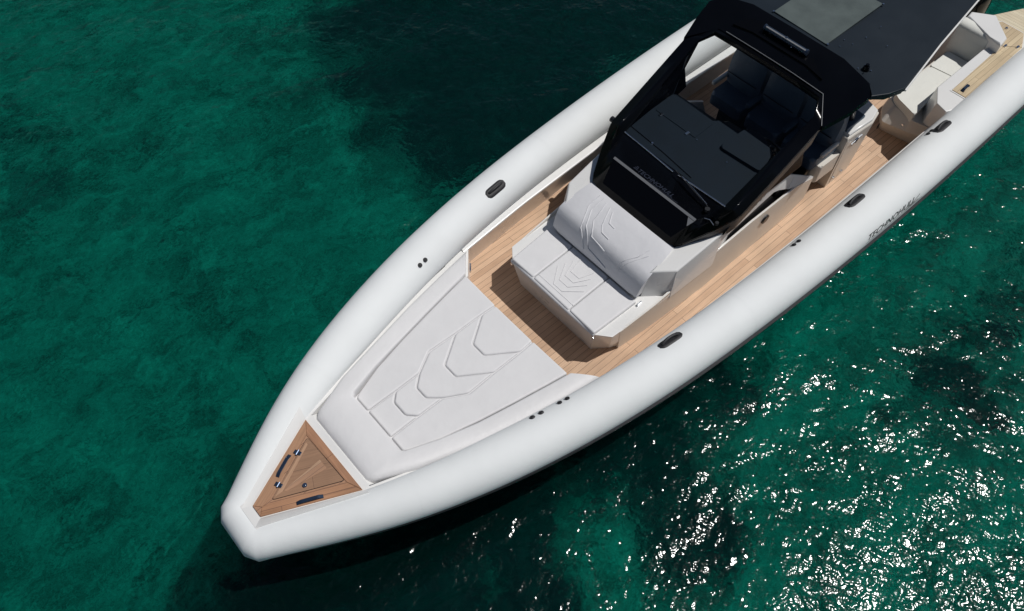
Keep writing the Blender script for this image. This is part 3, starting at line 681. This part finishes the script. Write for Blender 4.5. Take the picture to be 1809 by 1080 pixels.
# recessed light bar
P("light_recess", rnd([(9.56, .60), (9.72, .50), (9.76, .36), (9.70, .30), (9.655, -.29), (9.71, -.36), (9.56, -.60), (9.60, -.36), (9.60, .36)], .01), 2.0, 2.012, SCR, ht, ztop=lambda x, y: .30*(x-9.56)+.016)
bm = bmesh.new(); tube(bm, [(9.69, .27, 2.105), (9.69, -.27, 2.105)], .028, 12)
for yy in (.275, -.275, 0): cyl(bm, (9.69, yy, 2.105), .034, .02, 14, Matrix.Rotation(math.radians(90), 3, 'X'))
lb = finish("light_bar", bm, DSTEEL, ht)
bm = bmesh.new(); box(bm, (9.674, 0, 2.128), (.022, .52, .01), None, .003); finish("lens", bm, STRIP, lb)
for yy in (.2, -.2):
    bm = bmesh.new(); box(bm, (9.70, yy, 2.065), (.04, .03, .06), None, .004); finish("bracket", bm, BLACKM, lb)
bm = bmesh.new(); cyl(bm, (9.93, -.84, 2.12), .04, .05, 20, None, .03); cyl(bm, (9.93, -.84, 2.155), .018, .03, 14)
an = finish("antenna_dome", bm, BLACK, ht)
for q in ((9.98, -.80), (9.95, -.89), (9.86, -.86), (9.88, -.78)):  # steel beads added as sparkle of water drops round the dome
    bm = bmesh.new(); cyl(bm, (q[0], q[1], 2.108), .007, .008, 8); finish("dome_glint_bead", bm, STEEL, an)
for q in ((10.14, -.42), (10.15, -.52), (10.35, -.55), (10.62, -.55), (10.02, -.45), (9.62, -.12), (10.4, -.78)):  # steel beads added as glints of water drops on the roof
    bm = bmesh.new(); cyl(bm, (q[0], q[1], 2.113), .006, .006, 8); finish("droplet_glint_bead", bm, STEEL, ht)
for s in (1, -1):
    T("roof_post", [(9.75, s*.86, 2.03), (10.25, s*.76, 1.5), (10.55, s*.72, .92)], .035, BLACKM, ht, 12)
    T("roof_post", [(11.6, s*.5, 2.03), (12.3, s*.42, 1.3), (12.9, s*.40, .1)], .035, BLACKM, ht, 12)

# ---------------------------------------------------------------- helm seat unit
hs = bpy.data.objects.new("helm_seat_unit", None); col.objects.link(hs); hs.parent = boat
tp = [(10.33, .868), (10.80, .90), (11.0, .85), (11.10, .55)]
bt = [(10.33, .865), (10.80, .86), (11.0, .78), (11.06, .55)]
P("cabinet", mir(tp), -.01, .86, CREAM, hs, .04, 4, bottom=mir(bt))
P("cabinet_top", mir([(10.36, .85), (10.79, .88), (10.97, .83), (11.07, .54)]), .858, .90, GEL, hs, .02, 3)
for s in (1, -1):
    bm = bmesh.new(); slab(bm, [(10.40, s*.869, .05), (10.66, s*.869, .50), (10.44, s*.869, .84), (10.36, s*.869, .84)], .004, Vector((0, s, 0)))
    dr = finish("side_door", bm, CREAM, hs, 0)
    T("handle", [(10.45, s*.886, .70), (10.66, s*.886, .73)], .007, STEEL, dr)
    bm = bmesh.new(); box(bm, (10.56, s*.88, .70), (.05, .03, .06), None, .006); finish("latch", bm, DSTEEL, dr)
    for hx in (10.43, 10.60):
        bm = bmesh.new(); box(bm, (hx, s*.876, .12), (.035, .02, .03), None, .004); finish("hinge", bm, STEEL, dr)
# navy pad paints hardtop shade on the white top; three seats facing forward
P("painted_shade_pad", mir([(10.36, .80), (10.72, .80), (10.74, .5)]), .90, .95, SEATM, hs, .02, 3)
for yy in (.555, 0, -.555):
    st = P("helm_seat", rnd([(9.80, yy+.235), (10.32, yy+.25), (10.32, yy-.25), (9.80, yy-.235)], .06), .62, .78, SEATM, hs, .04, 4)
    bm = bmesh.new(); rows = []
    for k in range(9):
        t = -1+2*k/8; e = abs(t)**4*.04
        rows.append([(10.10+e, yy+t*.25, .74), (10.06+e, yy+t*.255, .95), (10.09+e, yy+t*.25, 1.20), (10.14, yy+t*.22, 1.36-e), (10.20, yy+t*.20, 1.38-e), (10.26, yy+t*.22, 1.34-e), (10.32-e, yy+t*.25, 1.0), (10.34-e, yy+t*.25, .74)])
    V = strip(bm, rows, True); bm.faces.new(V[0]); bm.faces.new(V[-1]); finish("seat_back", bm, SEATM, st, 50, wn=False)
    T("seam", [(10.055, yy+.22, .98), (10.05, yy, .98), (10.055, yy-.22, .98)], .006, BLACKM, st)
    P("seat_pedestal", [(9.95, yy+.14), (10.31, yy+.14), (10.31, yy-.14), (9.95, yy-.14)], 0, .62, BLACKM, st, .02, 2)
    for q in (.27, -.27):
        bm = bmesh.new(); box(bm, (10.02, yy+q, .86), (.32, .05, .06), None, .02); finish("armrest", bm, SEATM if abs(yy+q) < .7 else CREAM, st)
P("bolster", rnd([(9.93, -.72), (10.34, -.72), (10.34, -.86), (9.95, -.85)], .04), .35, .62, CREAM, hs, .04, 4)
for s in (1, -1):
    P("footrest", [(9.72, s*.15), (9.80, s*.15), (9.80, s*.72), (9.72, s*.72)], .22, .25, STEEL, hs, .005, 2)

# ---------------------------------------------------------------- stern lounges
def stern(s):
    g_ = bpy.data.objects.new("stern_lounge", None); col.objects.link(g_); g_.parent = boat
    S = lambda pts: [(x, s*y) for x, y in pts]
    back = [(13.3, 1.42), (13.3, .60)]
    r0 = rnd(S([(11.92, .60), (11.74, .72), (11.80, 1.10), (11.9, 1.42)]+back), .05); r1 = rnd(S([(11.84, .58), (11.60, .74), (11.68, 1.08), (11.80, 1.42)]+back), .05)
    r2 = rnd(S([(11.88, .60), (11.78, .745), (11.715, 1.05), (11.80, 1.42)]+back), .04)
    bm = bmesh.new(); V = strip(bm, [[(x, y, zz) for x, y in rr] for rr, zz in ((r0, -.01), (r1, .24), (r2, .40))], True); bm.faces.new(V[0]); bm.faces.new(V[-1])
    finish("lounge_base", bm, CREAM, g_, 25)
    P("seat_cushion", rnd(S([(11.86, .655), (11.80, .745), (11.70, 1.045), (12.685, .985), (12.645, .655)]), .035), .37, .51, IVORY, g_, .022, 4)
    P("seat_cushion", rnd(S([(12.665, .655), (12.70, .985), (13.10, .975), (13.10, .655)]), .02), .37, .51, IVORY, g_, .018, 4)
    T("lounge_stud", [(11.69, s*.98, .30), (11.675, s*.98, .30)], .016, STEEL, g_)
    # back cushion, leaning
    bm = bmesh.new(); rows = []
    for y in (.60, .70, .85, .97, 1.03): rows.append([(13.12, s*y, .47), (13.13, s*y, .60), (13.14, s*y, .86), (13.18, s*y, .91), (13.27, s*y, .93), (13.34, s*y, .90), (13.34, s*y, .47)])
    V = strip(bm, rows, True); bm.faces.new(V[0]); bm.faces.new(V[-1]); finish("back_cushion", bm, IVORY, g_, 50)
    P("back_coaming", S([(13.15, 1.02), (13.30, .60), (13.44, .58), (13.62, .84), (13.30, 1.18), (13.1, 1.20)]), .38, .935, GEL, g_, .03, 4)
    co = P("side_coaming", S([(11.74, 1.20), (11.69, 1.36), (11.95, 1.47), (13.45, 1.42), (13.74, 1.25), (13.76, .93), (13.62, .86), (13.28, 1.165), (13.10, 1.045), (12.0, 1.045)]), .30, .79, GEL, g_, .012, 3,
      bottom=S([(11.80, 1.15), (11.78, 1.40), (12.0, 1.56), (13.5, 1.52), (13.80, 1.30), (13.80, .9), (13.55, .82), (13.28, 1.10), (13.10, 1.02), (12.0, 1.02)]))
    #P("inner_shelf", S([(11.75, 1.06), (11.76, 1.17), (12.0, 1.10), (12.0, 1.0)]), .38, .60, GEL, g_, .01, 2)
    P("teak_border", S([(12.052, 1.185), (12.052, 1.405), (13.475, 1.385), (13.765, 1.25), (13.775, .905), (13.62, .835), (13.275, 1.15)]), .788, .796, GEL, co)
    tk = P("teak_top", S([(12.074, 1.20), (12.074, 1.388), (13.462, 1.368), (13.285, 1.168)]), .795, .803, TEAKA, co, .001, 1)
    th = P("teak_hatch", S([(13.292, 1.166), (13.468, 1.364), (13.745, 1.235), (13.755, .915), (13.625, .858)]), .795, .804, TEAKA, co, .001, 1)
    grab("cleat", (12.13, s*1.30, 0), (12.29, s*1.295, 0), .803, DSTEEL, co, .04, .03)
    for q in ((13.325, 1.205), (13.425, 1.325)):
        bm = bmesh.new(); box(bm, (q[0], s*q[1], .81), (.06, .03, .012), None, .004); finish("hinge", bm, STEEL, co)
    bm = bmesh.new(); cyl(bm, (13.66, s*1.03, .81), .018, .012, 14); finish("knob", bm, STEEL, co)
    return g_
stern(-1); stern(1)
P("transom_coaming", [(13.30, -.58), (13.5, -.55), (13.5, .55), (13.30, .58)], .0, .80, GEL, boat, .03, 3)
for s in (1, -1):
    P("swim_platform", [(13.50, s*.60), (14.33, s*.56), (14.9, s*.82), (15.0, s*1.25), (13.56, s*1.42)], .30, .395, TEAKP, boat, .01, 2)
    for q in ((13.98, 1.02), (13.93, .92), (14.20, 1.1)):
        bm = bmesh.new(); cyl(bm, (q[0], s*q[1], .397), .012, .01, 10); finish("deck_stud", bm, DSTEEL, boat)
T("deck_rail", [(11.70, -.70, .02), (11.70, -.70, .06), (11.90, -.66, .06), (11.90, -.66, .02)], .008, BLACKM, boat)
for yy in (-.34, .34):
    bm = bmesh.new(); rows = []
    for zz, k in ((.0, .7), (.3, .9), (.55, 1), (.8, .95), (.92, .8), (.97, .5)):
        rows.append([(14.15+k*.36*math.cos(a*math.pi/8)*(1 if math.cos(a*math.pi/8) > 0 else .9), yy+k*.22*math.sin(a*math.pi/8), zz) for a in range(16)])
    V = strip(bm, rows, True); bm.faces.new(V[0]); bm.faces.new(V[-1]); om = finish("outboard_motor", bm, BLACK, boat, 50, wn=False)
    bm = bmesh.new(); box(bm, (14.2, yy, -.2), (.3, .12, .9), None, .03); finish("drive_leg", bm, BLACKM, om)

# ---------------------------------------------------------------- fittings on the tube
def patch(x, ang, s, L_=.29, w_deg=27):
    bm = bmesh.new(); rows = []
    for k in range(13):
        u = -1+2*k/12; taper = max(.35, 1-.55*abs(u)**7)
        row = []
        for j in range(9):
            v_ = -1+2*j/8; a = ang+v_*w_deg*.5*taper; hh_ = .012*(1-abs(v_)**6)*(1 if abs(u) < .95 else .3)
            row.append(tube_pt(x+u*L_/2, a, s, hh_-.001))
        rows.append(row)
    strip(bm, rows); o = finish("grab_handle", bm, RUB, tb, 50, wn=False)
    pts = []
    for k in range(9):
        u = -1+2*k/8; pts.append(tube_pt(x+u*L_*.36, ang-2, s, .012+.03*(1-abs(u)**3)))
    T("grip", pts, .016, RUB, o, 8)
    return o
for s in (1, -1):
    for x in ((6.70, 9.58, 11.31) if s < 0 else (6.70,)): patch(x, 119, s)
    for x, kk in ((5.10, 1), (5.195, 1), (5.40, 1), (5.485, 1), (8.60, 1), (8.68, 1), (11.12, -1), (11.20, -1)):
        if s > 0 and not 5.3 < x < 6: continue
        c = tube_pt(x, 131, s, .0); nn = (tube_pt(x, 131, s, .1)-c).normalized(); R = nn.to_track_quat('Z', 'Y').to_matrix()
        bm = bmesh.new(); cyl(bm, c+nn*.004, .031 if int(x*100) % 2 else .026, .014, 20, R, .024)
        cyl(bm, c+nn*.013, .012, .008, 12, R); finish("air_valve", bm, RUB, tb)
# maker's lettering on the port tube
bm = text_mesh("TECHNOHULL", .10, .4, .86)
bmesh.ops.subdivide_edges(bm, edges=[e for e in bm.edges if e.calc_length() > .05], cuts=2)
TX0, TA = 9.40, 12
def on_tube(bm, x0, a0, s=-1, off=.002, scale=1.0):
    for v in bm.verts:
        x = x0+v.co.x; q = v.co.y; v.co = tube_pt(x, a0+math.degrees(q/rr_(min(x, 13)))*scale, s, off)
on_tube(bm, TX0, TA); bmesh.ops.triangulate(bm, faces=bm.faces); finish("lettering", bm, INK, tb, 0)
def swoosh(pts, name="swoosh", w_=.008):
    bm = bmesh.new(); rows = []
    for i, (x, q) in enumerate(pts):
        rows.append([(x, q-w_*.5, 0), (x, q+w_*.5, 0)])
    strip(bm, [[Vector(p) for p in r] for r in rows]); on_tube(bm, 0, TA); finish(name, bm, INK, tb, 0)
swoosh([(9.37+k*.05, -.03) for k in range(22)])
swoosh([(10.18+k*.03, -.01+.010*k) for k in range(7)])
swoosh([(10.10+k*.04, -.02+.002*k) for k in range(7)])
